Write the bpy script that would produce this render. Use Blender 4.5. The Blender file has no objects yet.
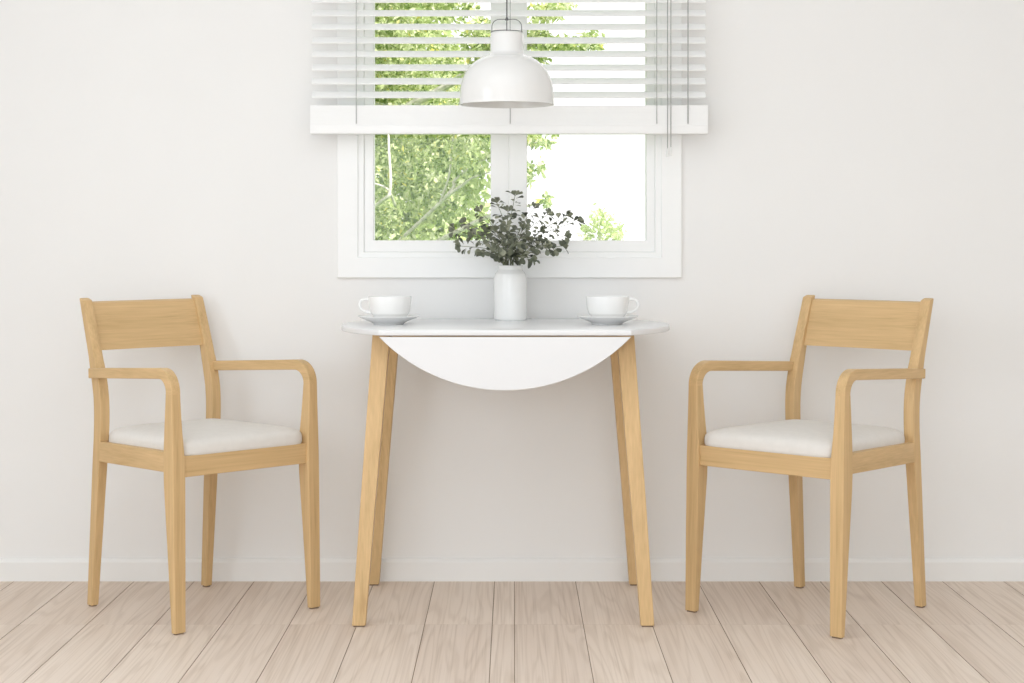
import bpy, bmesh, math, random
import numpy as np
from mathutils import Vector, Matrix

random.seed(11)
sc = bpy.context.scene
COL = sc.collection
PI = math.pi
F_PX, VX, HY, CAMH = 1750.0, 513.0, 236.5, 0.99      # focal length (px), vanishing point, camera height
WALL_Y = 5.036

# ------------------------------------------------------------------ helpers
def px(x, y, d):
    """a point of the place seen at picture position x, y at depth d"""
    return Vector(((x - VX) * d / F_PX, d, CAMH + (HY - y) * d / F_PX))

def finish(me, angle=35):
    for p in me.polygons:
        p.use_smooth = True
    me.set_sharp_from_angle(angle=math.radians(angle))

def obj(name, bm, mat, parent=None, smooth=20):
    bmesh.ops.recalc_face_normals(bm, faces=bm.faces)
    me = bpy.data.meshes.new(name)
    bm.to_mesh(me)
    bm.free()
    finish(me, smooth)
    for m in (mat if isinstance(mat, (list, tuple)) else [mat]):
        me.materials.append(m)
    o = bpy.data.objects.new(name, me)
    COL.objects.link(o)
    o.parent = parent
    return o

def empty(name, loc, rz=0):
    o = bpy.data.objects.new(name, None)
    o.empty_display_size = 0.05
    COL.objects.link(o)
    o.location = loc
    o.rotation_euler = (0, 0, rz)
    return o

def tag(o, label=None, cat=None, group=None, kind=None):
    if label: o['label'] = label
    if cat: o['category'] = cat
    if group: o['group'] = group
    if kind: o['kind'] = kind
    return o

def copy_tree(o, parent=None):
    c = o.copy()
    COL.objects.link(c)
    c.parent = parent
    for ch in [k for k in bpy.data.objects if k.parent == o]:
        copy_tree(ch, c)
    return c

def rrect(w, d, r, n=3):
    """rounded rectangle outline, w along x and d along y, about the origin"""
    pts = []
    for cx, cy, a0 in ((w/2-r, d/2-r, 0), (-w/2+r, d/2-r, PI/2), (-w/2+r, -d/2+r, PI), (w/2-r, -d/2+r, 1.5*PI)):
        for i in range(n + 1):
            a = a0 + PI/2*i/n
            pts.append((cx + r*math.cos(a), cy + r*math.sin(a)))
    return pts

def loft(bm, rings, cap=True, closed=False):
    vr = [[bm.verts.new(p) for p in r] for r in rings]
    n = len(vr[0])
    pairs = list(zip(vr, vr[1:])) + ([(vr[-1], vr[0])] if closed else [])
    for a, b in pairs:
        for i in range(n):
            j = (i + 1) % n
            bm.faces.new((a[i], a[j], b[j], b[i]))
    if cap and not closed:
        bm.faces.new(vr[0][::-1])
        bm.faces.new(vr[-1])
    return vr

def add_box(bm, x0, x1, y0, y1, z0, z1, bev=0.0, seg=2):
    vs = [bm.verts.new(p) for p in ((x0,y0,z0),(x1,y0,z0),(x1,y1,z0),(x0,y1,z0),(x0,y0,z1),(x1,y0,z1),(x1,y1,z1),(x0,y1,z1))]
    fs = [bm.faces.new([vs[i] for i in f]) for f in ((3,2,1,0),(4,5,6,7),(0,1,5,4),(1,2,6,5),(2,3,7,6),(3,0,4,7))]
    if bev:
        es = list({e for f in fs for e in f.edges})
        bmesh.ops.bevel(bm, geom=es, offset=bev, segments=seg, profile=0.5, affect='EDGES')

def box(x0, x1, y0, y1, z0, z1, bev=0.0):
    bm = bmesh.new()
    add_box(bm, x0, x1, y0, y1, z0, z1, bev)
    return bm

def add_tube(bm, pts, rad, n=8):
    """a round tube along pts, rad a number or one per point"""
    pts = [Vector(p) for p in pts]
    rads = rad if isinstance(rad, (list, tuple)) else [rad]*len(pts)
    rings = []
    ref = None
    for i, p in enumerate(pts):
        t = (pts[min(i+1, len(pts)-1)] - pts[max(i-1, 0)]).normalized()
        if ref is None:
            ref = Vector((0, 0, 1)) if abs(t.z) < 0.9 else Vector((1, 0, 0))
        u = (ref - t*ref.dot(t)).normalized()
        ref = u
        v = t.cross(u)
        rings.append([p + (u*math.cos(2*PI*k/n) + v*math.sin(2*PI*k/n))*rads[i] for k in range(n)])
    loft(bm, rings)

def tube(pts, rad, n=8):
    bm = bmesh.new()
    add_tube(bm, pts, rad, n)
    return bm

def lathe(profile, n=56, c=(0, 0, 0)):
    """profile of (radius, z) turned about the vertical through c; ends on the axis are closed"""
    bm = bmesh.new()
    rows = []
    for r, z in profile:
        if r < 1e-6:
            rows.append([bm.verts.new((c[0], c[1], c[2]+z))])
        else:
            rows.append([bm.verts.new((c[0]+r*math.cos(2*PI*k/n), c[1]+r*math.sin(2*PI*k/n), c[2]+z)) for k in range(n)])
    for a, b in zip(rows, rows[1:]):
        for k in range(n):
            j = (k+1) % n
            if len(a) == 1 and len(b) == 1: continue
            if len(a) == 1: bm.faces.new((a[0], b[k], b[j]))
            elif len(b) == 1: bm.faces.new((a[k], a[j], b[0]))
            else: bm.faces.new((a[k], a[j], b[j], b[k]))
    return bm

def smooth_path(pts, n=8):
    """Catmull-Rom through pts"""
    P = [Vector(p) for p in pts]
    P = [P[0]*2-P[1]] + P + [P[-1]*2-P[-2]]
    out = []
    for i in range(1, len(P)-2):
        for k in range(n):
            t = k/n
            a, b, c, d = P[i-1], P[i], P[i+1], P[i+2]
            out.append(0.5*((2*b) + (c-a)*t + (2*a-5*b+4*c-d)*t*t + (3*b-a-3*c+d)*t*t*t))
    out.append(P[-2])
    return out

# ------------------------------------------------------------------ materials
def new_mat(name):
    m = bpy.data.materials.new(name)
    m.use_nodes = True
    nt = m.node_tree
    return m, nt, nt.nodes['Principled BSDF']

def ramp(nt, fac, stops):
    r = nt.nodes.new('ShaderNodeValToRGB')
    el = r.color_ramp.elements
    el[0].position, el[0].color = stops[0][0], (*stops[0][1], 1)
    el[1].position, el[1].color = stops[-1][0], (*stops[-1][1], 1)
    for p, c in stops[1:-1]:
        e = el.new(p); e.color = (*c, 1)
    nt.links.new(fac, r.inputs[0])
    return r.outputs[0]

def srgb(r, g, b):
    return tuple((c/255/12.92 if c/255 <= 0.04045 else ((c/255+0.055)/1.055)**2.4) for c in (r, g, b))

def plain(name, rgb, rough=0.5, spec=0.5, var=0.03, scale=30.0, bump=0.0, bscale=200.0):
    m, nt, b = new_mat(name)
    tc = nt.nodes.new('ShaderNodeTexCoord')
    n = nt.nodes.new('ShaderNodeTexNoise'); n.inputs['Scale'].default_value = scale; n.inputs['Detail'].default_value = 4
    nt.links.new(tc.outputs['Object'], n.inputs['Vector'])
    c = ramp(nt, n.outputs['Fac'], [(0.3, tuple(x*(1-var) for x in rgb)), (0.7, tuple(min(1, x*(1+var)) for x in rgb))])
    nt.links.new(c, b.inputs['Base Color'])
    b.inputs['Roughness'].default_value = rough
    b.inputs['Specular IOR Level'].default_value = spec
    if bump:
        n2 = nt.nodes.new('ShaderNodeTexNoise'); n2.inputs['Scale'].default_value = bscale; n2.inputs['Detail'].default_value = 3
        nt.links.new(tc.outputs['Object'], n2.inputs['Vector'])
        bp = nt.nodes.new('ShaderNodeBump'); bp.inputs['Strength'].default_value = bump; bp.inputs['Distance'].default_value = 0.002
        nt.links.new(n2.outputs['Fac'], bp.inputs['Height'])
        nt.links.new(bp.outputs['Normal'], b.inputs['Normal'])
    return m

OAK = (0.640, 0.435, 0.215)
def oak(name, axis, base=OAK):
    """light oak with the grain along axis 0, 1 or 2 of the object"""
    m, nt, b = new_mat(name)
    tc = nt.nodes.new('ShaderNodeTexCoord')
    mp = nt.nodes.new('ShaderNodeMapping')
    s = [1.0, 1.0, 1.0]; s[axis] = 0.022
    mp.inputs['Scale'].default_value = s
    nt.links.new(tc.outputs['Object'], mp.inputs['Vector'])
    fine = nt.nodes.new('ShaderNodeTexNoise'); fine.inputs['Scale'].default_value = 260; fine.inputs['Detail'].default_value = 5
    broad = nt.nodes.new('ShaderNodeTexNoise'); broad.inputs['Scale'].default_value = 48; broad.inputs['Detail'].default_value = 3
    for n in (fine, broad): nt.links.new(mp.outputs[0], n.inputs['Vector'])
    mx = nt.nodes.new('ShaderNodeMath'); mx.operation = 'MULTIPLY_ADD'; mx.inputs[1].default_value = 0.45
    ad = nt.nodes.new('ShaderNodeMath'); ad.operation = 'MULTIPLY'; ad.inputs[1].default_value = 0.55
    nt.links.new(broad.outputs['Fac'], ad.inputs[0])
    nt.links.new(fine.outputs['Fac'], mx.inputs[0]); nt.links.new(ad.outputs[0], mx.inputs[2])
    k = lambda f, g=1, h=1: (base[0]*f, base[1]*f*g, base[2]*f*h)
    c = ramp(nt, mx.outputs[0], [(0.30, k(0.82, 0.95, 0.88)), (0.46, k(0.97)), (0.56, k(1.04, 1.0, 1.02)), (0.70, k(1.13, 1.02, 1.06))])
    nt.links.new(c, b.inputs['Base Color'])
    b.inputs['Roughness'].default_value = 0.48
    b.inputs['Specular IOR Level'].default_value = 0.35
    bp = nt.nodes.new('ShaderNodeBump'); bp.inputs['Strength'].default_value = 0.12; bp.inputs['Distance'].default_value = 0.001
    nt.links.new(fine.outputs['Fac'], bp.inputs['Height'])
    nt.links.new(bp.outputs['Normal'], b.inputs['Normal'])
    return m

M = {}
M['wood_x'] = oak('oak_grain_across', 0)
M['wood_y'] = oak('oak_grain_forward', 1)
M['wood_z'] = oak('oak_grain_upright', 2)
M['pad'] = plain('brown_foot_pad', (0.20, 0.13, 0.08), 0.7)
M['wall'] = plain('wall_paint', (0.865, 0.858, 0.845), 0.85, 0.2, 0.006, 3, 0.05, 300)
M['ceiling'] = plain('ceiling_paint', (0.88, 0.88, 0.87), 0.9, 0.2, 0.006, 3)
M['trim'] = plain('trim_paint', (0.87, 0.865, 0.85), 0.45, 0.4, 0.006, 4)
M['frame'] = plain('window_paint', (0.93, 0.93, 0.92), 0.4, 0.4, 0.006, 4)
M['blind'] = plain('blind_white', (0.93, 0.93, 0.92), 0.4, 0.4, 0.006, 5)
M['cord'] = plain('blind_cord_grey', (0.35, 0.35, 0.34), 0.8, 0.2, 0.05, 300)
M['tassel'] = plain('tassel_white', (0.85, 0.85, 0.83), 0.5)
M['top'] = plain('white_laminate', (0.785, 0.785, 0.79), 0.22, 0.5, 0.004, 6)
M['china'] = plain('white_china', (0.90, 0.895, 0.88), 0.12, 0.5, 0.004, 20)
M['vase'] = plain('white_ceramic', (0.90, 0.90, 0.885), 0.2, 0.5, 0.01, 30)
M['lamp'] = plain('white_enamel', (0.82, 0.815, 0.80), 0.16, 0.5, 0.005, 12)
M['wire'] = plain('grey_wire', (0.10, 0.10, 0.10), 0.4, 0.5, 0.1, 80)
M['bulb'] = plain('opal_bulb', (0.9, 0.89, 0.86), 0.25, 0.5, 0.005)
M['fabric'] = plain('white_seat_fabric', (0.78, 0.75, 0.71), 0.9, 0.15, 0.02, 60, 0.25, 900)
M['bark'] = plain('pale_bark', (0.62, 0.60, 0.52), 0.9, 0.1, 0.25, 25)
M['stem'] = plain('olive_stem', (0.22, 0.24, 0.15), 0.6, 0.3, 0.15, 60)
M['joint'] = plain('floor_joint', (0.36, 0.26, 0.185), 0.9, 0.1, 0.05)
M['lawn'] = plain('lawn', (0.12, 0.22, 0.05), 0.95, 0.1, 0.35, 6, 0.4, 60)

def glass_mat():
    m, nt, b = new_mat('window_glass')
    nt.nodes.remove(b)
    out = nt.nodes['Material Output']
    tr = nt.nodes.new('ShaderNodeBsdfTransparent')
    gl = nt.nodes.new('ShaderNodeBsdfGlossy'); gl.inputs['Roughness'].default_value = 0.0
    fr = nt.nodes.new('ShaderNodeFresnel'); fr.inputs['IOR'].default_value = 1.3
    mx = nt.nodes.new('ShaderNodeMixShader')
    nt.links.new(fr.outputs[0], mx.inputs[0]); nt.links.new(tr.outputs[0], mx.inputs[1]); nt.links.new(gl.outputs[0], mx.inputs[2])
    nt.links.new(mx.outputs[0], out.inputs['Surface'])
    return m
M['glass'] = glass_mat()

def leaf_mat(name, stops, transl=0.35, rough=0.5):
    m, nt, b = new_mat(name)
    g = nt.nodes.new('ShaderNodeNewGeometry')
    c = ramp(nt, g.outputs['Random Per Island'], stops)
    nt.links.new(c, b.inputs['Base Color'])
    b.inputs['Roughness'].default_value = rough
    b.inputs['Specular IOR Level'].default_value = 0.35
    t = nt.nodes.new('ShaderNodeBsdfTranslucent')
    nt.links.new(c, t.inputs['Color'])
    mx = nt.nodes.new('ShaderNodeMixShader'); mx.inputs[0].default_value = transl
    nt.links.new(b.outputs[0], mx.inputs[1]); nt.links.new(t.outputs[0], mx.inputs[2])
    nt.links.new(mx.outputs[0], nt.nodes['Material Output'].inputs['Surface'])
    return m
M['tree_leaf'] = leaf_mat('tree_leaf', [(0.0, (0.16, 0.25, 0.06)), (0.3, (0.42, 0.52, 0.20)), (0.7, (0.70, 0.76, 0.44)), (0.93, (0.84, 0.86, 0.64)), (1.0, (0.90, 0.80, 0.15))], 0.45)
M['shrub_leaf'] = leaf_mat('shrub_leaf', [(0.0, (0.46, 0.57, 0.22)), (0.6, (0.64, 0.72, 0.38)), (1.0, (0.80, 0.84, 0.58))], 0.45)
M['sprig_leaf'] = leaf_mat('sprig_leaf', [(0.0, (0.08, 0.09, 0.07)), (0.4, (0.15, 0.165, 0.115)), (0.75, (0.25, 0.265, 0.18)), (1.0, (0.42, 0.43, 0.33))], 0.12, 0.40)

def floor_mat():
    m, nt, b = new_mat('pale_oak_planks')
    tc = nt.nodes.new('ShaderNodeTexCoord')
    at = nt.nodes.new('ShaderNodeAttribute'); at.attribute_name = 'plank'
    off = nt.nodes.new('ShaderNodeCombineXYZ')
    ml = nt.nodes.new('ShaderNodeMath'); ml.operation = 'MULTIPLY'; ml.inputs[1].default_value = 37.0
    nt.links.new(at.outputs['Fac'], ml.inputs[0])
    for i in (0, 1, 2): nt.links.new(ml.outputs[0], off.inputs[i])
    va = nt.nodes.new('ShaderNodeVectorMath'); va.operation = 'ADD'
    nt.links.new(tc.outputs['Object'], va.inputs[0]); nt.links.new(off.outputs[0], va.inputs[1])
    def stretched(sx, sy):
        mp = nt.nodes.new('ShaderNodeMapping'); mp.inputs['Scale'].default_value = (sx, sy, 1)
        nt.links.new(va.outputs[0], mp.inputs['Vector'])
        return mp.outputs[0]
    # cathedral figure: contour lines of a stretched noise field
    fig = nt.nodes.new('ShaderNodeTexNoise'); fig.inputs['Scale'].default_value = 1.0; fig.inputs['Detail'].default_value = 2.0; fig.inputs['Distortion'].default_value = 0.4
    nt.links.new(stretched(10.0, 0.55), fig.inputs['Vector'])
    mu = nt.nodes.new('ShaderNodeMath'); mu.operation = 'MULTIPLY'; mu.inputs[1].default_value = 70.0
    nt.links.new(fig.outputs['Fac'], mu.inputs[0])
    sn = nt.nodes.new('ShaderNodeMath'); sn.operation = 'SINE'
    nt.links.new(mu.outputs[0], sn.inputs[0])
    line = ramp(nt, sn.outputs[0], [(0.0, (0, 0, 0)), (0.35, (0.25, 0.25, 0.25)), (0.95, (1, 1, 1))])
    fine = nt.nodes.new('ShaderNodeTexNoise'); fine.inputs['Scale'].default_value = 1.0; fine.inputs['Detail'].default_value = 6.0
    nt.links.new(stretched(190, 1.6), fine.inputs['Vector'])
    blot = nt.nodes.new('ShaderNodeTexNoise'); blot.inputs['Scale'].default_value = 1.0; blot.inputs['Detail'].default_value = 3.0
    nt.links.new(stretched(12, 1.0), blot.inputs['Vector'])
    base = ramp(nt, blot.outputs['Fac'], [(0.30, (0.770, 0.650, 0.548)), (0.5, (0.800, 0.685, 0.584)), (0.7, (0.825, 0.715, 0.616))])
    def mult(a, bcol, f):
        n = nt.nodes.new('ShaderNodeMixRGB'); n.blend_type = 'MULTIPLY'
        if isinstance(f, float): n.inputs[0].default_value = f
        else: nt.links.new(f, n.inputs[0])
        nt.links.new(a, n.inputs[1])
        if isinstance(bcol, tuple): n.inputs[2].default_value = (*bcol, 1)
        else: nt.links.new(bcol, n.inputs[2])
        return n.outputs[0]
    lf = nt.nodes.new('ShaderNodeMath'); lf.operation = 'MULTIPLY'; lf.inputs[1].default_value = 0.30
    nt.links.new(line, lf.inputs[0])
    c = mult(base, (0.74, 0.69, 0.64), lf.outputs[0])
    c = mult(c, ramp(nt, fine.outputs['Fac'], [(0.32, (0.82, 0.79, 0.76)), (0.50, (1, 1, 1)), (0.8, (1, 1, 1))]), 0.65)
    tone = ramp(nt, at.outputs['Fac'], [(0.0, (0.93, 0.915, 0.91)), (1.0, (1.0, 1.0, 1.0))])
    c = mult(c, tone, 1.0)
    nt.links.new(c, b.inputs['Base Color'])
    b.inputs['Roughness'].default_value = 0.55
    b.inputs['Specular IOR Level'].default_value = 0.3
    bp = nt.nodes.new('ShaderNodeBump'); bp.inputs['Strength'].default_value = 0.15; bp.inputs['Distance'].default_value = 0.001
    nt.links.new(fine.outputs['Fac'], bp.inputs['Height'])
    nt.links.new(bp.outputs['Normal'], b.inputs['Normal'])
    return m
M['floor'] = floor_mat()

# ------------------------------------------------------------------ the room
XL, XR, YR, ZC, WT = -2.35, 2.35, -2.4, 2.62, 0.16

def build_floor():
    bm = bmesh.new()
    lay = bm.faces.layers.float.new('plank')
    rnd = random.Random(5)
    k = 344.0
    seams = [(494.6-VX) - 59.9*i for i in range(20)][::-1] + [(514.3-VX) + 61.0*i for i in range(20)]
    seams = [s * CAMH/k for s in seams]
    seams = [XL] + [s for s in seams if XL+0.02 < s < XR-0.02] + [XR]
    rows = [YR, -0.3, 1.0, 2.1, 3.27, 4.465, WALL_Y]
    g, e = 0.0009, 0.00018
    for a, b in zip(seams, seams[1:]):
        for r0, r1 in zip(rows, rows[1:]):
            x0, x1, y0, y1 = a+g, b-g, r0+e, r1-e
            v = [bm.verts.new(p) for p in ((x0,y0,0),(x1,y0,0),(x1,y1,0),(x0,y1,0))]
            w = [bm.verts.new((p.co.x, p.co.y, -0.002)) for p in v]
            f = bm.faces.new(v); t = rnd.random()
            f[lay] = t
            for i in range(4):
                j = (i+1) % 4
                f = bm.faces.new((v[i], w[i], w[j], v[j])); f.material_index = 1
    v = [bm.verts.new(p) for p in ((XL,YR,-0.002),(XR,YR,-0.002),(XR,WALL_Y,-0.002),(XL,WALL_Y,-0.002))]
    f = bm.faces.new(v); f.material_index = 1
    add_box(bm, XL, XR, YR, WALL_Y, -0.12, -0.005)
    return tag(obj('floor', bm, [M['floor'], M['joint']]), kind='structure')
build_floor()

# window opening in the far wall
WX0, WX1, WZ0, WZ1 = -0.462, 0.442, 0.913, 2.13
def wall_with_hole(name, axis, c0, c1, a0, a1, z0, z1, holes):
    """wall slab c0..c1 thick along axis, spanning a0..a1 by z0..z1, with rectangular openings"""
    bm = bmesh.new()
    def slab(p0, p1, q0, q1):
        if p1-p0 < 1e-4 or q1-q0 < 1e-4: return
        if axis == 'y': add_box(bm, p0, p1, c0, c1, q0, q1)
        else: add_box(bm, c0, c1, p0, p1, q0, q1)
    x = a0
    for h0, h1, g0, g1 in holes:
        slab(x, h0, z0, z1); slab(h0, h1, z0, g0); slab(h0, h1, g1, z1)
        x = h1
    slab(x, a1, z0, z1)
    bmesh.ops.remove_doubles(bm, verts=bm.verts, dist=1e-5)
    return tag(obj(name, bm, M['wall']), kind='structure')
wall_with_hole('wall_back', 'y', WALL_Y, WALL_Y+WT, XL-WT, XR+WT, -0.12, ZC+0.1, [(WX0, WX1, WZ0, WZ1)])
wall_with_hole('wall_left', 'x', XL-WT, XL, YR, WALL_Y, -0.12, ZC+0.1, [(1.4, 3.2, 0.7, 2.2)])
wall_with_hole('wall_right', 'x', XR, XR+WT, YR, WALL_Y, -0.12, ZC+0.1, [])
wall_with_hole('wall_front', 'y', YR-WT, YR, XL-WT, XR+WT, -0.12, ZC+0.1, [(-2.0, 1.0, 0.4, 2.3)])
tag(obj('ceiling', box(XL, XR, YR, WALL_Y, ZC, ZC+0.1), M['ceiling']), kind='structure')

def baseboard(name, axis, c, s, a0, a1):
    bm = bmesh.new()
    prof = [(0, 0), (0.013, 0), (0.013, 0.054), (0.010, 0.060), (0.006, 0.064), (0, 0.064)]
    rings = []
    for a in (a0, a1):
        rings.append([((a, c+s*d, z) if axis == 'y' else (c+s*d, a, z)) for d, z in prof])
    loft(bm, rings)
    tag(obj(name, bm, M['trim'], smooth=25), kind='structure')
baseboard('baseboard_back', 'y', WALL_Y, -1, XL, XR)
baseboard('baseboard_left', 'x', XL, 1, YR, WALL_Y-0.013)
baseboard('baseboard_right', 'x', XR, -1, YR, WALL_Y-0.013)

def ring_frame(bm, o, i, y0, y1, bev=0.003):
    """mitred rectangular frame: outer and inner (x0,x1,z0,z1), y0..y1 deep"""
    (ox0, ox1, oz0, oz1), (ix0, ix1, iz0, iz1) = o, i
    oc = [(ox0, oz0), (ox1, oz0), (ox1, oz1), (ox0, oz1)]
    ic = [(ix0, iz0), (ix1, iz0), (ix1, iz1), (ix0, iz1)]
    sx = [1, -1, -1, 1]; sz = [1, 1, -1, -1]
    b = bev
    rings = []
    for k in range(4):
        (X, Z), (U, W) = oc[k], ic[k]
        rings.append([(X, y1, Z), (X, y0+b, Z), (X+sx[k]*b, y0, Z+sz[k]*b), (U-sx[k]*b, y0, W-sz[k]*b), (U, y0+b, W), (U, y1, W)])
    loft(bm, rings, closed=True)

def build_window():
    root = empty('window_1', (0, WALL_Y, 0))
    tag(root, kind='structure')
    off = Vector((0, -WALL_Y, 0))
    def part(name, bm, mat, parent=root):
        bm.transform(Matrix.Translation(off))
        return obj(name, bm, mat, parent, 25)
    bm = bmesh.new()
    ring_frame(bm, (-0.505, 0.4845, 0.871, 2.172), (-0.445, 0.425, 0.931, 2.112), WALL_Y-0.012, WALL_Y, 0.002)
    part('casing', bm, M['frame'])
    bm = bmesh.new()
    ring_frame(bm, (WX0, WX1, WZ0, WZ1), (-0.428, 0.408, 0.945, 2.098), WALL_Y-0.006, WALL_Y+WT, 0.002)
    part('window_frame', bm, M['frame'])
    # two sashes meeting in the middle
    def sash(x0, x1, l, r):
        bm = bmesh.new()
        z0, z1 = 0.945, 2.098
        ring_frame(bm, (x0, x1, z0, z1), (x0+l, x1-r, z0+0.034, z1-0.034), WALL_Y-0.001, WALL_Y+0.045, 0.002)
        s = part('sash', bm, M['frame'])
        part('pane', box(x0+l-0.004, x1-r+0.004, WALL_Y+0.012, WALL_Y+0.016, z0+0.030, z1-0.030), M['glass'], s)
    mx = -0.0121
    sash(-0.428, mx, 0.0275, 0.0525)
    sash(mx, 0.408, 0.0525, 0.0245)
build_window()

# ------------------------------------------------------------------ camera
cam = bpy.data.cameras.new('camera')
cam.sensor_fit = 'HORIZONTAL'
cam.sensor_width = 36
cam.lens = F_PX*36/1024
cam.shift_x = (512-VX)/1024
cam.shift_y = (HY-341.5)/1024
cam.clip_start = 0.05
co = bpy.data.objects.new('camera', cam)
co.location = (0, 0, CAMH)
co.rotation_euler = (PI/2, 0, 0)
COL.objects.link(co)
sc.camera = co

# ------------------------------------------------------------------ blind
def build_blind():
    root = empty('venetian_blind', (-0.012, 4.972, 2.2))
    tag(root, 'white wooden slatted blind drawn halfway down over the window', 'blind')
    def part(name, bm, mat, parent=root, sm=30):
        bm.transform(Matrix.Translation(-root.location))
        return obj(name, bm, mat, parent, sm)
    yc, d = 4.968, 4.95
    mp = d/F_PX
    x0, x1 = (311.5-VX)*mp, (706.0-VX)*mp
    zz = lambda y: CAMH + (HY-y)*4.96/F_PX
    bm = bmesh.new()
    a = math.radians(-38.0)
    def slat(z, tilt, x0=x0, x1=x1, t=0.003, w=0.030):
        prof = []
        n = 6
        for i in range(n+1):
            s = -w/2 + w*i/n
            prof.append((s, 0.0016*(1-(2*s/w)**2) + t/2))
        for i in range(n, -1, -1):
            s = -w/2 + w*i/n
            prof.append((s, 0.0016*(1-(2*s/w)**2) - t/2))
        ca, sa = math.cos(tilt), math.sin(tilt)
        loft(bm, [[(x, yc + s*ca + h*sa, z - s*sa + h*ca) for s, h in prof] for x in (x0, x1)])
    z = zz(94.6)
    while z < 2.13:
        slat(z, a)
        z += 13.62*4.96/F_PX
    zs, zb = zz(105.6), zz(134.0)
    rail_h = 0.024
    n = 14
    step = (zs - zb - rail_h)/n
    for i in range(n):
        slat(zb + rail_h + step*(i+0.45), 0.0, x0-0.0035, x1+0.0055, t=step*0.95, w=0.0365)
    part('slats', bm, M['blind'])
    part('bottom_rail', box((310-VX)*mp, (708-VX)*mp, yc-0.019, yc+0.019, zb, zb+rail_h, 0.0015), M['blind'])
    part('headrail', box(x0-0.005, x1+0.005, yc-0.035, yc+0.04, 2.145, 2.20, 0.003), M['blind'])
    yf = yc - 0.0215
    for x, r in ((356.2, .0009), (510.2, .0009), (656.8, .0010), (688.0, .0014)):
        X = (x-VX)*yf/F_PX
        part('ladder_cord', tube([(X, yf, 2.16), (X, yf, zz(124))], r, 6), M['cord'])
    for x, ye in ((667.4, 149), (670.7, 148)):
        X = (x-VX)*yf/F_PX
        c = part('pull_cord', tube([(X, yf-0.006, 2.16), (X, yf-0.006, zz(ye))], .0012, 6), M['cord'])
        part('tassel', lathe([(0, .012), (.002, .012), (.0035, .004), (.004, -.012), (0, -.013)], 12, (X, yf-0.006, zz(ye)-0.011)), M['tassel'], c)
build_blind()

# ------------------------------------------------------------------ pendant lamp
def build_lamp():
    d = 4.60
    m = d/F_PX
    x = (506.8-VX)*m
    zz = lambda y: CAMH + (HY-y)*m
    zb = zz(104.8)
    root = empty('pendant_lamp', (x, d, zb))
    tag(root, 'glossy white dome pendant lamp hanging in front of the blind', 'lamp')
    R = 47.2*m
    h = lambda y: zz(y)-zb
    outer = [(R*1.004, 0.0), (R*1.006, 0.004), (R*0.997, 0.010)]
    dome_top = h(53.5)
    for i in range(1, 24):
        t = PI/2*i/24
        outer.append((R*0.997*math.cos(t)**(2/2.5), 0.010 + (dome_top-0.010)*math.sin(t)**(2/2.5)))
    rn = 16.4*m
    outer = [p for p in outer if p[0] > rn*1.12]
    outer += [(rn*1.04, h(53.2)), (rn*1.0, h(51.0)), (rn*1.0, h(36.5)), (rn*0.985, h(34.0)), (rn*0.93, h(32.6)), (rn*0.5, h(32.2)), (0, h(32.2))]
    inner = [(max(p[0]-0.003, 0.0), p[1]) for p in outer[2:] if p[0] > rn*1.05]
    prof = [(0, inner[-1][1]-0.004)] + [(p[0], p[1]-0.003) for p in inner[::-1]] + [(R*0.985, 0.0)] + outer
    obj('lamp_shade', lathe(prof, 72), M['lamp'], root, 40)
    obj('bulb', lathe([(0, .030), (.012, .033), (.026, .045), (.031, .062), (.026, .080), (.016, .094), (.013, .108), (.013, .122), (0, .122)], 24), M['bulb'], root)
    w = 14.9*m
    zt, zl = h(19.3), h(33.2)
    pts = [(-w, 0, zl)] + [(-w*math.cos(t*PI/2/6)*1.0 if False else -w+0.020*(1-math.cos(t*PI/12)), 0, zt-0.020+0.020*math.sin(t*PI/12)) for t in range(7)]
    pts += [(-p[0], 0, p[2]) for p in pts[::-1]]
    bm = tube(pts, 0.0010, 8)
    add_tube(bm, [(rn*0.95*math.cos(2*PI*k/48), rn*0.95*math.sin(2*PI*k/48), h(32.0)) for k in range(49)], 0.0010, 6)
    obj('bail', bm, M['wire'], root)
    bm = tube([(0, 0, h(32.5)), (0, 0, h(19))], 0.0013, 8)
    add_tube(bm, [(0, 0, h(20.4)), (0, 0, h(17.6))], [0.0045, 0.003], 10)
    obj('stem', bm, M['wire'], root)
    zc = ZC - zb
    obj('cord', tube([(0, 0, h(18.5)), (0, 0, zc-0.02)], 0.0019, 8), M['wire'], root)
    obj('ceiling_rose', lathe([(0, zc-0.028), (.012, zc-0.028), (.045, zc-0.018), (.05, zc), (0, zc)], 32), M['lamp'], root)
build_lamp()

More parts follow.
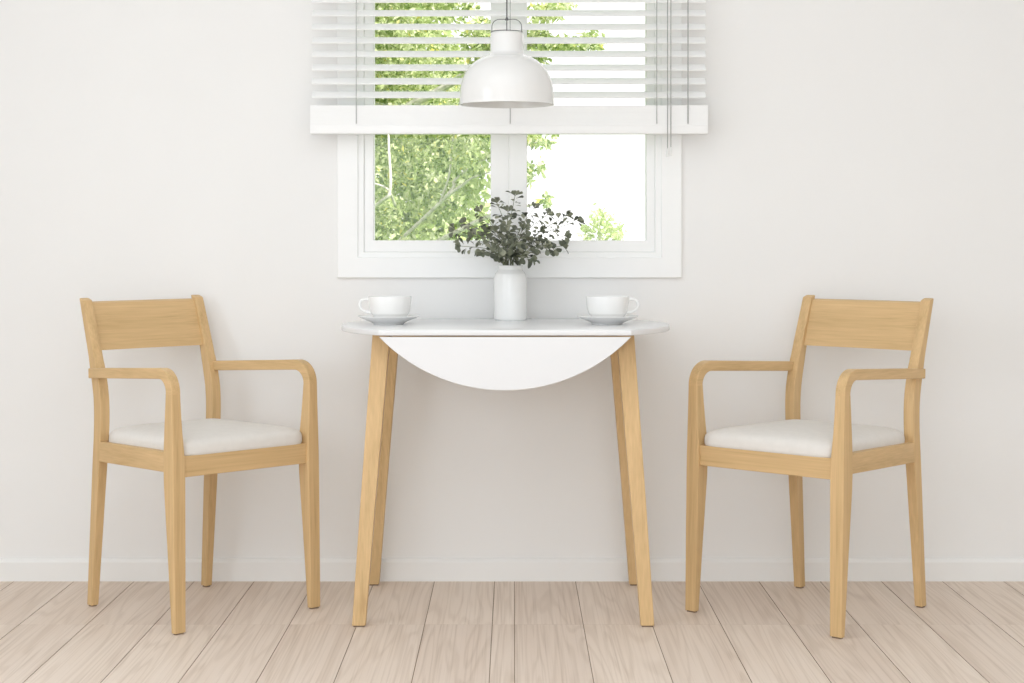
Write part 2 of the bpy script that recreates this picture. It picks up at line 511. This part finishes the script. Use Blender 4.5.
# ------------------------------------------------------------------ table
TX, TY, TT, TK, TR, TM = -0.0200, 4.714, 0.755, 0.0150, 0.4405, 0.305
def build_table():
    root = empty('drop_leaf_table', (TX, TY, 0))
    tag(root, 'white round drop leaf table with oak legs and folded front leaf', 'table')
    # top: a disc cut off along both hinge lines
    a0 = math.asin(TM/TR)
    out = []
    n = 40
    for s in (0, PI):
        for i in range(n+1):
            a = s - a0 + 2*a0*i/n
            out.append((TR*math.cos(a), TR*math.sin(a)))
    bm = bmesh.new()
    def ring(off, z):
        # shrink the outline by off
        r = []
        for x, y in out:
            l = math.hypot(x, y)
            k = (l-off)/l
            yy = max(-TM+off, min(TM-off, y*k))
            r.append((x*k, yy, z))
        return r
    b = 0.003
    loft(bm, [ring(b, TT-TK), ring(b*.3, TT-TK+b*.3), ring(0, TT-TK+b), ring(0, TT-b), ring(b*.3, TT-b*.3), ring(b, TT)])
    obj('table_top', bm, M['top'], root, 30)
    # the two hanging leaves
    zt = TT-TK-0.0032
    c = math.sqrt(TR**2-TM**2)
    def leaf(ysign):
        seg = []
        a1 = math.asin(c/TR)
        n = 44
        for i in range(n+1):
            a = -a1 + 2*a1*i/n
            seg.append((TR*math.sin(a), -(TR*math.cos(a)-TM)))
        bm = bmesh.new()
        y0, y1 = -TM, -TM+TK
        b = 0.002
        def rg(off, y):
            r = []
            for x, z in seg:
                cx, cz = 0.0, -0.05
                dx, dz = x-cx, z-cz
                l = math.hypot(dx, dz); k = (l-off)/l
                r.append((cx+dx*k, y*ysign, zt+cz+dz*k))
            return r
        loft(bm, [rg(b, y0), rg(0, y0+b), rg(0, y1-b), rg(b, y1)])
        obj('drop_leaf', bm, M['top'], root, 30)
    leaf(1); leaf(-1)
    # four splayed tapering legs
    zl = TT-TK
    for sx in (-1, 1):
        for sy in (-1, 1):
            rings = []
            sp = .006 if sy > 0 else 0.0
            for z, xo, xi, yo, yi in ((0.004, .3832+sp, .3492+sp, .2800, .2466), (0.30, .365+sp*.6, .327+sp*.6, .2550, .2165), (zl, .3365, .2915, .2140, .169)):
                w, d = xo-xi, yo-yi
                rings.append([(sx*((xo+xi)/2)-.005+p, sy*((yo+yi)/2)+q, z) for p, q in rrect(w, d, 0.002, 2)])
            bm = bmesh.new(); loft(bm, rings)
            lg = obj('leg', bm, M['wood_z'], root)
            bm = bmesh.new()
            loft(bm, [[(sx*(.3662+sp)-.005+p, sy*.2633+q, z) for p, q in rrect(.028, .027, .003, 2)] for z in (0, 0.005)])
            obj('foot_pad', bm, M['pad'], lg)
    za = zl-0.045
    for s in (-1, 1):
        obj('apron', box(-.29, .29, min(s*.205, s*.185), max(s*.205, s*.185), za, zl, .001), M['wood_x'], root)
        obj('apron', box(min(s*.325, s*.305), max(s*.325, s*.305), -.165, .165, za, zl, .001), M['wood_y'], root)
build_table()

# ------------------------------------------------------------------ china
def build_cup_set(cx, side):
    """saucer at table depth; cup on it with its handle towards side (+1 right, -1 left)"""
    d = 4.70
    X = (cx-VX)*d/F_PX
    sau = obj('saucer', lathe([(0, .004), (.026, .004), (.030, 0), (.040, 0), (.044, .004), (.058, .010), (.074, .0165), (.0815, .0205), (.0825, .0222), (.0805, .0228),
                              (.073, .0195), (.058, .0135), (.044, .0085), (.030, .0072), (0, .0072)], 64), M['china'])
    sau.location = (X, d, TT)
    cup = empty('tea_cup', (X + (0.004 if side < 0 else 0.0), d, TT+0.0088))
    cup.rotation_euler = (0, 0, 0 if side > 0 else PI)
    prof = [(0, .003), (.022, .003), (.025, 0), (.031, 0), (.033, .004), (.043, .010), (.051, .020), (.0553, .034), (.0572, .050), (.0580, .064), (.0578, .0655),
            (.0562, .064), (.0553, .050), (.0533, .034), (.049, .021), (.041, .012), (.028, .008), (0, .007)]
    obj('cup_body', lathe(prof, 64), M['china'], cup)
    path = smooth_path([(.0545, 0, .055), (.066, 0, .0585), (.0775, 0, .0535), (.0815, 0, .043), (.077, 0, .032), (.066, 0, .0245), (.0515, 0, .0215)], 6)
    bm = bmesh.new()
    add_tube(bm, path, [0.0040]*len(path), 10)
    obj('handle', bm, M['china'], cup)
    return sau, cup
s1, c1 = build_cup_set(388.5, -1)
tag(s1, 'white saucer under the left cup, on the white table', 'saucer', 'saucers on the table')
tag(c1, 'white cup on the left saucer, its handle pointing left', 'cup', 'cups on the table')
s2, c2 = build_cup_set(607.5, 1)
tag(s2, 'white saucer under the right cup, on the white table', 'saucer', 'saucers on the table')
tag(c2, 'white cup on the right saucer, its handle pointing right', 'cup', 'cups on the table')

# ------------------------------------------------------------------ vase and sprigs
VD = 4.928
vx = (510.3-VX)*VD/F_PX
vase = obj('vase', lathe([(0, .004), (.040, .004), (.0430, 0), (.0455, .003), (.0465, .010), (.0467, .10), (.0460, .118), (.0430, .130), (.0372, .138), (.0345, .142), (.0340, .148), (.0352, .1525),
                          (.0350, .1540), (.0325, .1535), (.031, .148), (.0312, .141), (.036, .134), (.041, .126), (.043, .11), (.043, .012), (0, .010)], 64), M['vase'])
vase.location = (vx, VD, TT)
tag(vase, 'white cylindrical ceramic vase at the centre back of the table', 'vase')

def build_bouquet():
    rnd = random.Random(8)
    z0 = TT+0.150
    root = empty('foliage_bouquet', (vx, VD, TT+0.02))
    tag(root, 'bunch of dark green leafy sprigs standing in the white vase', 'bouquet')
    R0 = root.location
    # tip of every sprig as (picture x, picture y, depth), with a bow
    tips = [(515, 196, 4.93), (497, 203, 4.97), (481, 212, 4.90), (466, 222, 4.86), (455, 230, 4.92), (461, 246, 4.84),
            (482, 252, 4.80), (534, 208, 4.95), (547, 215, 4.88), (566, 216, 4.93), (577, 221, 4.97), (564, 236, 4.86), (562, 246, 4.92),
            (546, 246, 4.80), (531, 258, 4.82), (506, 226, 4.80), (524, 228, 4.84), (508, 212, 4.88), (490, 232, 4.95), (540, 232, 4.97),
            (498, 244, 4.78), (516, 244, 4.77), (474, 236, 4.95), (528, 240, 4.98)]
    def leaf(bm, p, dirv, nrm, L, W):
        t = dirv.normalized()
        nrm = (nrm - t*nrm.dot(t))
        if nrm.length < 1e-3: nrm = t.orthogonal()
        nrm.normalize()
        s = t.cross(nrm)
        # spoon to fan shape, widest near the blunt tip, folded along the midrib and drooping
        st = [(0.0, 0.05), (0.22, 0.20), (0.45, 0.62), (0.68, 0.98), (0.88, 0.86), (1.0, 0.34)]
        rows = []
        for u, w in st:
            c = p + t*(L*u) - nrm*(L*0.28*u*u)
            hw = W*0.5*w
            rows.append([bm.verts.new(c - s*hw + nrm*hw*0.35), bm.verts.new(c), bm.verts.new(c + s*hw + nrm*hw*0.35)])
        for a, b in zip(rows, rows[1:]):
            for i in (0, 1):
                bm.faces.new((a[i], a[i+1], b[i+1], b[i]))
    for tx, ty, td in tips:
        tip = px(tx, ty, td)
        base = Vector((vx + rnd.uniform(-.018, .018), VD + rnd.uniform(-.016, .016), TT+0.03))
        mouth = Vector((vx + rnd.uniform(-.02, .02) + (tip.x-vx)*0.08, VD + rnd.uniform(-.014, .014), z0))
        mid = mouth.lerp(tip, 0.5) + Vector(((tip.x-vx)*-0.10, 0, 0.018))
        path = smooth_path([base, mouth, mid, tip], 8)
        path = [p - R0 for p in path]
        rads = [0.0016 - 0.0009*i/(len(path)-1) for i in range(len(path))]
        st = obj('sprig', tube(path, rads, 6), M['stem'], root)
        bm = bmesh.new()
        zl = z0 - R0.z
        k0 = next(i for i, p in enumerate(path) if p.z > zl) + 1
        up = Vector((0, 0, 1))
        L0 = 0.020
        idx = list(range(k0+1, len(path)))
        for q, i in enumerate(idx):
            t = (path[min(i+1, len(path)-1)] - path[i-1]).normalized()
            pos = path[i]
            dens = 2 if (i % 2 == 0) else 1
            for _ in range(dens):
                side = Vector((rnd.gauss(0, 1), rnd.gauss(0, .8), rnd.gauss(0, .8)))
                side = (side - t*side.dot(t)).normalized()
                dv = (t*rnd.uniform(.3, .9) + side + Vector((0, 0, rnd.uniform(-.35, .25)))).normalized()
                Lf = L0*rnd.uniform(.75, 1.25)
                pet = pos + dv*0.006
                leaf(bm, pet, dv, (up + side*rnd.uniform(-.6, .6) + Vector((0, rnd.uniform(-1.0, .2), 0))), Lf, Lf*rnd.uniform(.62, .85))
        t = (path[-1]-path[-2]).normalized()
        for a in range(4):
            side = Vector((math.cos(a*PI/2+.4), rnd.uniform(-.6, .6), math.sin(a*PI/2+.4)*0.6))
            dv = (t*1.2 + side*0.9).normalized()
            leaf(bm, path[-1], dv, Vector((0, -1, .4)) + side*0.5, L0*rnd.uniform(.8, 1.1), L0*rnd.uniform(.45, .65))
        obj('leaves', bm, M['sprig_leaf'], st, 60)
build_bouquet()

# ------------------------------------------------------------------ armchairs
# local axes: +y forward, x across, origin on the floor between the front feet
def post_u(z):
    """back post: centre line (forward coordinate) and depth at height z"""
    pts = [(0.0, -.4549), (.20, -.4390), (.39, -.4237), (.45, -.4180), (.51, -.4152), (.56, -.4178), (.60, -.4255), (.66, -.4425), (.72, -.4620), (.78, -.4825), (.83, -.4995)]
    for (z0, u0), (z1, u1) in zip(pts, pts[1:]):
        if z <= z1:
            break
    # smooth (Catmull-Rom on neighbours)
    i = pts.index((z0, u0))
    p = [pts[max(i-1, 0)], pts[i], pts[i+1], pts[min(i+2, len(pts)-1)]]
    t = (z-z0)/(z1-z0)
    m0 = (p[2][1]-p[0][1])/max(p[2][0]-p[0][0], 1e-6)*(z1-z0)
    m1 = (p[3][1]-p[1][1])/max(p[3][0]-p[1][0], 1e-6)*(z1-z0)
    return (2*t**3-3*t*t+1)*u0 + (t**3-2*t*t+t)*m0 + (-2*t**3+3*t*t)*u1 + (t**3-t*t)*m1

def post_d(z):
    pts = [(0, .0245), (.39, .0320), (.50, .0345), (.60, .0355), (.70, .0300), (.83, .0195)]
    for (z0, d0), (z1, d1) in zip(pts, pts[1:]):
        if z <= z1:
            return d0 + (d1-d0)*(z-z0)/(z1-z0)
    return pts[-1][1]

def build_chair():
    root = empty('armchair', (0, 0, 0))
    # rear legs, running up into the back posts
    for s in (-1, 1):
        rings = []
        zs = [0.004] + [0.05*i for i in range(1, 10)] + [0.46+0.0185*i for i in range(0, 20)] + [0.8195]
        for z in zs:
            u, d = post_u(z), post_d(z)
            xo = .1982       # outer face
            w = .0290 if z > .40 else .0215 + .0075*z/.40
            rings.append([(s*(xo-w/2)+p, u+q, z - (q*0.30 if z > .66 else 0)) for p, q in rrect(w, d, .0022, 2)])
        # slightly rounded top
        u, d = post_u(.8215), post_d(.8215)
        rings.append([(s*(.1982-.0290/2)+p, u+q, .8215-q*.30) for p, q in rrect(.0260, d-.003, .0022, 2)])
        bm = bmesh.new(); loft(bm, rings)
        lg = obj('leg', bm, M['wood_z'], root)
        bm = bmesh.new(); loft(bm, [[(s*.1875+p, -.4549+q, z) for p, q in rrect(.018, .017, .003, 2)] for z in (0, .005)])
        obj('foot_pad', bm, M['pad'], lg)
    # front legs up to the seam with the bent arm
    ZS = .596
    for s in (-1, 1):
        rings = []
        for z, xo, w, uf, d in ((.004, .2352, .0330, .0065, .0165), (.20, .2360, .0360, .0030, .0300), (.36, .2366, .0385, -.0006, .0415), (.41, .2366, .0385, -.0016, .0430),
                                (.45, .2363, .0365, -.0030, .0415), (.50, .2360, .0320, -.0050, .0370), (.55, .2358, .0290, -.0070, .0320), (ZS, .2357, .0275, -.0085, .0275)):
            rings.append([(s*(xo-w/2)+p, uf-d/2+q, z) for p, q in rrect(w, d, .0025, 2)])
        bm = bmesh.new(); loft(bm, rings)
        lg = obj('leg', bm, M['wood_z'], root)
        bm = bmesh.new(); loft(bm, [[(s*.2187+p, -.0018+q, z) for p, q in rrect(.026, .012, .003, 2)] for z in (0, .005)])
        obj('foot_pad', bm, M['pad'], lg)
    # bent arms: up from the seam, round the corner, back past the outside of the post
    for s in (-1, 1):
        th = .0270
        w = .0275
        R = .048            # radius of the centre line
        uc = -.0085 - th/2
        slope = .024/.44
        zt_front = .659 - th/2
        pts = [(uc, ZS-.0006)]
        zc = zt_front - R
        amax = PI/2 + math.atan(slope)
        for i in range(0, 13):
            a = amax*i/12
            pts.append((uc - R + R*math.cos(a), zc + R*math.sin(a)))
        u1, z1 = pts[-1]
        for u in (-.15, -.25, -.35, -.4425):
            pts.append((u, z1 + (u-u1)*slope))
        rings = []
        for i, (u, z) in enumerate(pts):
            a = pts[max(i-1, 0)]; b = pts[min(i+1, len(pts)-1)]
            tu, tz = b[0]-a[0], b[1]-a[1]
            l = math.hypot(tu, tz); tu, tz = tu/l, tz/l
            nu, nz = tz, -tu            # outward normal (forward / up)
            hh = th if i < len(pts)-4 else th*.98
            xo = .2357 - .0272*max(0.0, (uc-u))/(.4425+uc)
            rings.append([(s*(xo-w/2)+p, u+nu*q, z+nz*q) for p, q in rrect(w, hh, .0025, 2)])
        bm = bmesh.new(); loft(bm, rings)
        obj('armrest', bm, M['wood_y'], root)
    # seat rails
    def rail(a, b, za, zb, h0, h1, th, mat):
        ax, ay = a; bx, by = b
        dx, dy = bx-ax, by-ay
        l = math.hypot(dx, dy); nx, ny = -dy/l, dx/l
        bm = bmesh.new()
        rings = []
        for (x, y), z, h in ((a, za, h0), (b, zb, h1)):
            rings.append([(x+nx*p, y+ny*p, z-h/2+q) for p, q in rrect(th, h, .0018, 2)])
        loft(bm, rings)
        obj('seat_rail', bm, mat, root)
    rail((-.205, -.0210), (.205, -.0210), .4400, .4400, .053, .053, .022, M['wood_x'])
    rail((-.175, -.4220), (.175, -.4220), .4440, .4440, .052, .052, .022, M['wood_x'])
    for s in (-1, 1):
        rail((s*.1865, -.412), (s*.2140, -.030), .4445, .4495, .053, .051, .021, M['wood_y'])
    # upholstered seat: a domed pad with soft edges, notched by nothing but the posts' lean
    bm = bmesh.new()
    n = 26
    grid_t = []
    def outline(u, v):
        """u, v in -1..1 -> seat plan"""
        y = -.4010 + (v+1)/2*(.3930)
        hw = .1850 + (v+1)/2*.0165
        return u*hw, y
    def sq(u, v):
        return (1-abs(u)**3.2)*(1-abs(v)**3.2)
    rings = []
    N = 96
    # rounded-square rings from the rim to the centre
    def sup(a, k=14.0):
        c, s_ = math.cos(a), math.sin(a)
        r = (abs(c)**k + abs(s_)**k)**(-1/k)
        return c*r, s_*r
    levels = [(0.965, .4365), (0.990, .4400), (0.999, .4440), (1.0, .4510), (0.999, .4590), (0.992, .4660), (0.974, .4725), (0.93, .4780), (0.84, .4840), (0.68, .4890), (0.46, .4930), (0.25, .4950), (0.08, .4955)]
    for f, z in levels:
        r = []
        for k in range(N):
            u, v = sup(2*PI*(k+.5)/N)
            x, y = outline(u*f, v*f)
            r.append((x, y, z))
        rings.append(r)
    loft(bm, rings)
    obj('seat_cushion', bm, M['fabric'], root, 60)
    # backrest board between the posts, slightly hollow
    bm = bmesh.new()
    zlo, zhi = .6865, .8120
    nx, nz = 20, 6
    def bp(i, k, t):
        x = -.1720 + .344*i/nx
        z = zlo + (zhi-zlo)*k/nz
        u = post_u(z) - .0030 - .0060*(1-(x/.1735)**2) + t
        return (x, u, z - t*0.33)
    rings = []
    for i in range(nx+1):
        fr = [bp(i, k, .0065) for k in range(nz+1)]
        bk = [bp(i, k, -.0065) for k in range(nz, -1, -1)]
        rings.append(fr + bk)
    loft(bm, rings)
    bmesh.ops.bevel(bm, geom=[e for e in bm.edges if e.is_manifold and e.calc_face_angle(0) > 1.0], offset=.0018, segments=2, profile=.5, affect='EDGES')
    obj('backrest', bm, M['wood_x'], root)
    return root

chair = build_chair()
def place(o, front, fwd, k):
    o.location = (front[0], front[1], 0)
    o.rotation_euler = (0, 0, math.atan2(fwd[1], fwd[0]) - PI/2)
    o.scale = (k, k, 1)
other = copy_tree(chair)
place(chair, (-.6800, 4.5075), (.7104, -.7038), .9815)
place(other, (.6346, 4.4650), (-.6781, -.7350), 1.0185)
tag(chair, 'oak armchair with white seat to the left of the table', 'armchair', 'armchairs beside the table')
tag(other, 'oak armchair with white seat to the right of the table', 'armchair', 'armchairs beside the table')

# ------------------------------------------------------------------ outside
tag(obj('ground', box(-30, 30, WALL_Y+WT+0.02, 60, -0.6, -0.35), M['lawn']), kind='structure')

def leaves_mesh(name, clusters, size, width, mat, parent, seed, base, hang=0.3):
    """one mesh of small folded leaves, scattered through ellipsoid tufts"""
    rg = np.random.default_rng(seed)
    P = []
    for cx, cy, cz, rx, ry, rz, n in clusters:
        v = rg.normal(size=(n, 3)); v /= np.linalg.norm(v, axis=1)[:, None]
        v *= rg.random((n, 1))**0.42
        P.append(np.array([cx, cy, cz]) + v*np.array([rx, ry, rz]))
    P = np.concatenate(P) - np.array(base)
    n = len(P)
    nrm = lambda a: a/np.linalg.norm(a, axis=1)[:, None]
    t = nrm(rg.normal(size=(n, 3)) + np.array([0, 0, -hang]))
    nn = rg.normal(size=(n, 3))*np.array([.8, .8, .5]) + np.array([0, 0, 0.9])
    nn = nrm(nn - t*(t*nn).sum(1)[:, None])
    s_ = np.cross(t, nn)
    L = (size*rg.uniform(.6, 1.35, n))[:, None]
    W = L*width
    V = np.stack([P, P+t*L*.45-s_*W+nn*W*.35, P+t*L, P+t*L*.45+s_*W+nn*W*.35], 1).reshape(-1, 3)
    i = np.arange(n)*4
    Fc = np.stack([np.stack([i, i+1, i+2], 1), np.stack([i, i+2, i+3], 1)], 1).reshape(-1, 3)
    me = bpy.data.meshes.new(name)
    me.from_pydata(V.tolist(), [], Fc.tolist())
    me.materials.append(mat)
    o = bpy.data.objects.new(name, me)
    COL.objects.link(o)
    o.parent = parent
    return o

def build_tree():
    d = 10.0
    base = Vector((-1.25, 10.9, -0.35))
    root = empty('tree', base)
    tag(root, 'dense sunlit leafy tree filling the left window pane', 'tree')
    P = lambda x, y, dd=d: px(x, y, dd)
    cl = []
    rnd = random.Random(3)
    # main crown: overlapping tufts
    for i in range(260):
        x = rnd.uniform(-3.0, -0.30)
        z = rnd.uniform(0.2, 3.6)
        y = 10.2 + rnd.uniform(0, 1.7)
        r = rnd.uniform(.16, .36)
        if x + r > -.06: x = -.06 - r
        cl.append((x, y, z, r, r*.8, r*.75, 430))
    # boughs reaching out to the right
    for x, y, rx, ry, n in ((545, 14, 22, 8, 90), (558, 5, 20, 7, 70), (536, 30, 16, 9, 80), (548, 43, 30, 7, 170), (575, 46, 26, 6, 120), (592, 38, 14, 6, 50), (536, 57, 14, 6, 60),
                            (533, 138, 11, 7, 70), (545, 143, 6, 6, 22), (552, 134, 7, 4, 10), (529, 172, 5, 11, 45), (541, 167, 4, 7, 22), (546, 201, 5, 6, 26), (480, 40, 18, 26, 330), (478, 85, 18, 22, 300), (470, 150, 20, 30, 260), (486, 112, 10, 24, 160), (506, 150, 12, 60, 300), (508, 40, 16, 50, 300)):
        c = P(x, y)
        cl.append((c.x, c.y, c.z, rx*d/F_PX, .25, ry*d/F_PX, int(n*2.2)))
    leaves_mesh('foliage', cl, .040, .27, M['tree_leaf'], root, 4, base)
    bm = bmesh.new()
    def limb(pts, r0, r1):
        path = smooth_path([Vector(p)-base for p in pts], 6)
        add_tube(bm, path, [r0+(r1-r0)*i/(len(path)-1) for i in range(len(path))], 8)
    limb([(-1.25, 10.9, -.35), (-1.22, 10.9, .5), (-1.3, 10.95, 1.8), (-1.2, 11, 3.4)], .11, .03)
    q = lambda x, y, dd: tuple(px(x, y, dd))
    limb([(-1.22, 10.9, .5), q(440, 203, 10.2), q(455, 180, 10.12), q(478, 163, 10.05), q(500, 152, 10.0), q(545, 140, 10.0)], .013, .004)
    limb([q(440, 203, 10.2), q(449, 176, 10.1), q(452, 150, 10.1), q(458, 118, 10.1), q(480, 70, 10.1)], .008, .003)
    limb([q(447, 196, 10.15), q(463, 185, 10.05), q(472, 178, 10.0), q(490, 172, 10.0)], .012, .004)
    limb([(-1.28, 10.93, 1.5), q(440, 90, 10.4), q(500, 50, 10.1), q(550, 44, 10.0), q(600, 41, 10.0)], .03, .005)
    limb([(-1.25, 10.9, .9), q(378, 204, 10.15), q(390, 190, 10.05), q(389, 150, 10.1), q(388, 120, 10.2)], .014, .005)
    limb([q(395, 205, 10.2), q(388, 190, 10.1), q(376, 184, 10.1), q(360, 180, 10.2)], .009, .004)
    limb([(-1.22, 10.9, .55), q(470, 225, 10.2), q(515, 210, 10.05), q(546, 200, 10.0)], .02, .004)
    obj('trunk', bm, M['bark'], root)
build_tree()

def build_back_tree():
    base = Vector((-1.9, 14.2, -0.35))
    root = empty('tree', base)
    tag(root, 'pale yellow green tree showing behind the dense tree, lower left of window', 'tree')
    rnd = random.Random(21)
    cl = []
    for x, z in ((-.62, .95), (-.35, 1.1), (-.5, 1.5), (-.9, 1.2), (-.75, 1.7), (-.3, 1.7), (-1.1, .8), (-.45, 2.1), (-.9, 2.2)):
        cl.append((x, 13.9, z, .30, .25, .32, 420))
    for i in range(170):
        x = rnd.uniform(-4.2, -0.45)
        z = rnd.uniform(-.1, 3.6)
        r = rnd.uniform(.25, .5)
        if x + r > -.12: x = -.12 - r
        cl.append((x, 14.0 + rnd.uniform(-.6, .8), z, r, r*.8, r*.8, 240))
    leaves_mesh('foliage', cl, .085, .30, M['shrub_leaf'], root, 31, base)
    bm = bmesh.new()
    for pts, r0, r1 in (([(-1.9, 14.2, -.35), (-1.95, 14.2, 1.2), (-1.8, 14.2, 3.0)], .12, .03), ([(-1.93, 14.2, .7), (-1.3, 14.1, 1.7), (-.7, 14.0, 2.6)], .05, .01), ([(-1.95, 14.2, .9), (-2.7, 14.1, 2.0), (-3.4, 14.1, 2.9)], .05, .01)):
        path = smooth_path([Vector(p)-base for p in pts], 6)
        add_tube(bm, path, [r0+(r1-r0)*i/(len(path)-1) for i in range(len(path))], 8)
    obj('trunk', bm, M['bark'], root)
build_back_tree()

def build_shrub():
    d = 9.0
    c = px(603, 232, d)
    base = Vector((c.x, d, -.35))
    root = empty('shrub', base)
    tag(root, 'small pale green bush top at the bottom of the right window pane', 'shrub')
    cl = []
    for x, y, rx, ry, n in ((601, 226, 11, 15, 110), (587, 235, 8, 11, 60), (598, 212, 6, 9, 26), (607, 217, 6, 8, 22), (614, 231, 11, 11, 80), (622, 231, 6, 8, 18), (600, 255, 26, 18, 420), (605, 290, 34, 30, 700)):
        p = px(x, y, d)
        cl.append((p.x, p.y, p.z, rx*d/F_PX, .13, ry*d/F_PX, n))
    leaves_mesh('foliage', cl, .034, .27, M['shrub_leaf'], root, 9, base)
    bm = bmesh.new()
    for x, y in ((600, 216), (590, 233), (614, 229), (621, 234)):
        t = px(x, y, d) - base
        path = smooth_path([(0, 0, 0), (t.x*.5, 0.02, t.z*.5), tuple(t)], 6)
        add_tube(bm, path, [.012-.009*i/(len(path)-1) for i in range(len(path))], 6)
    obj('stem', bm, M['bark'], root)
build_shrub()

# ------------------------------------------------------------------ light
w = bpy.data.worlds.new('sky')
sc.world = w
w.use_nodes = True
bg = w.node_tree.nodes['Background']
bg.inputs['Color'].default_value = (1.0, 1.0, 1.0, 1)
bg.inputs['Strength'].default_value = 1.45

sun = bpy.data.lights.new('sun', 'SUN')
sun.energy = 6.5
sun.angle = math.radians(1.0)
sun.color = (1.0, 0.97, 0.9)
so = bpy.data.objects.new('sun', sun)
so.rotation_euler = (math.radians(38), 0, math.radians(52))
COL.objects.link(so)

def area(name, loc, rot, sx, sy, power, col=(1, 1, 1)):
    l = bpy.data.lights.new(name, 'AREA')
    l.shape = 'RECTANGLE'
    l.size, l.size_y = sx, sy
    l.energy = power
    l.color = col
    o = bpy.data.objects.new(name, l)
    o.location = loc
    o.rotation_euler = rot
    COL.objects.link(o)
# added fill lamps, unseen: at openings made for light behind and left, and overhead
FILL_TINT = (.80, .90, 1.0)
area('rear_fill', (-.5, YR-0.05, 1.35), (PI/2, 0, 0), 2.9, 1.8, 47, FILL_TINT)
area('left_fill', (XL-0.05, 2.3, 1.45), (0, -PI/2, 0), 1.4, 1.7, 20, FILL_TINT)
area('ceiling_fill', (-.2, 1.5, ZC-0.03), (0, 0, 0), 3.2, 3.8, 42, FILL_TINT)  # added overhead fill to brighten floor and table top

sc.view_settings.view_transform = 'Standard'
sc.view_settings.look = 'None'
sc.view_settings.gamma = 1.0
sc.view_settings.use_curve_mapping = False
sc.view_settings.exposure = -0.02
sc.cycles.max_bounces = 10
sc.cycles.diffuse_bounces = 6
sc.cycles.transparent_max_bounces = 12
sc.cycles.sample_clamp_indirect = 6.0
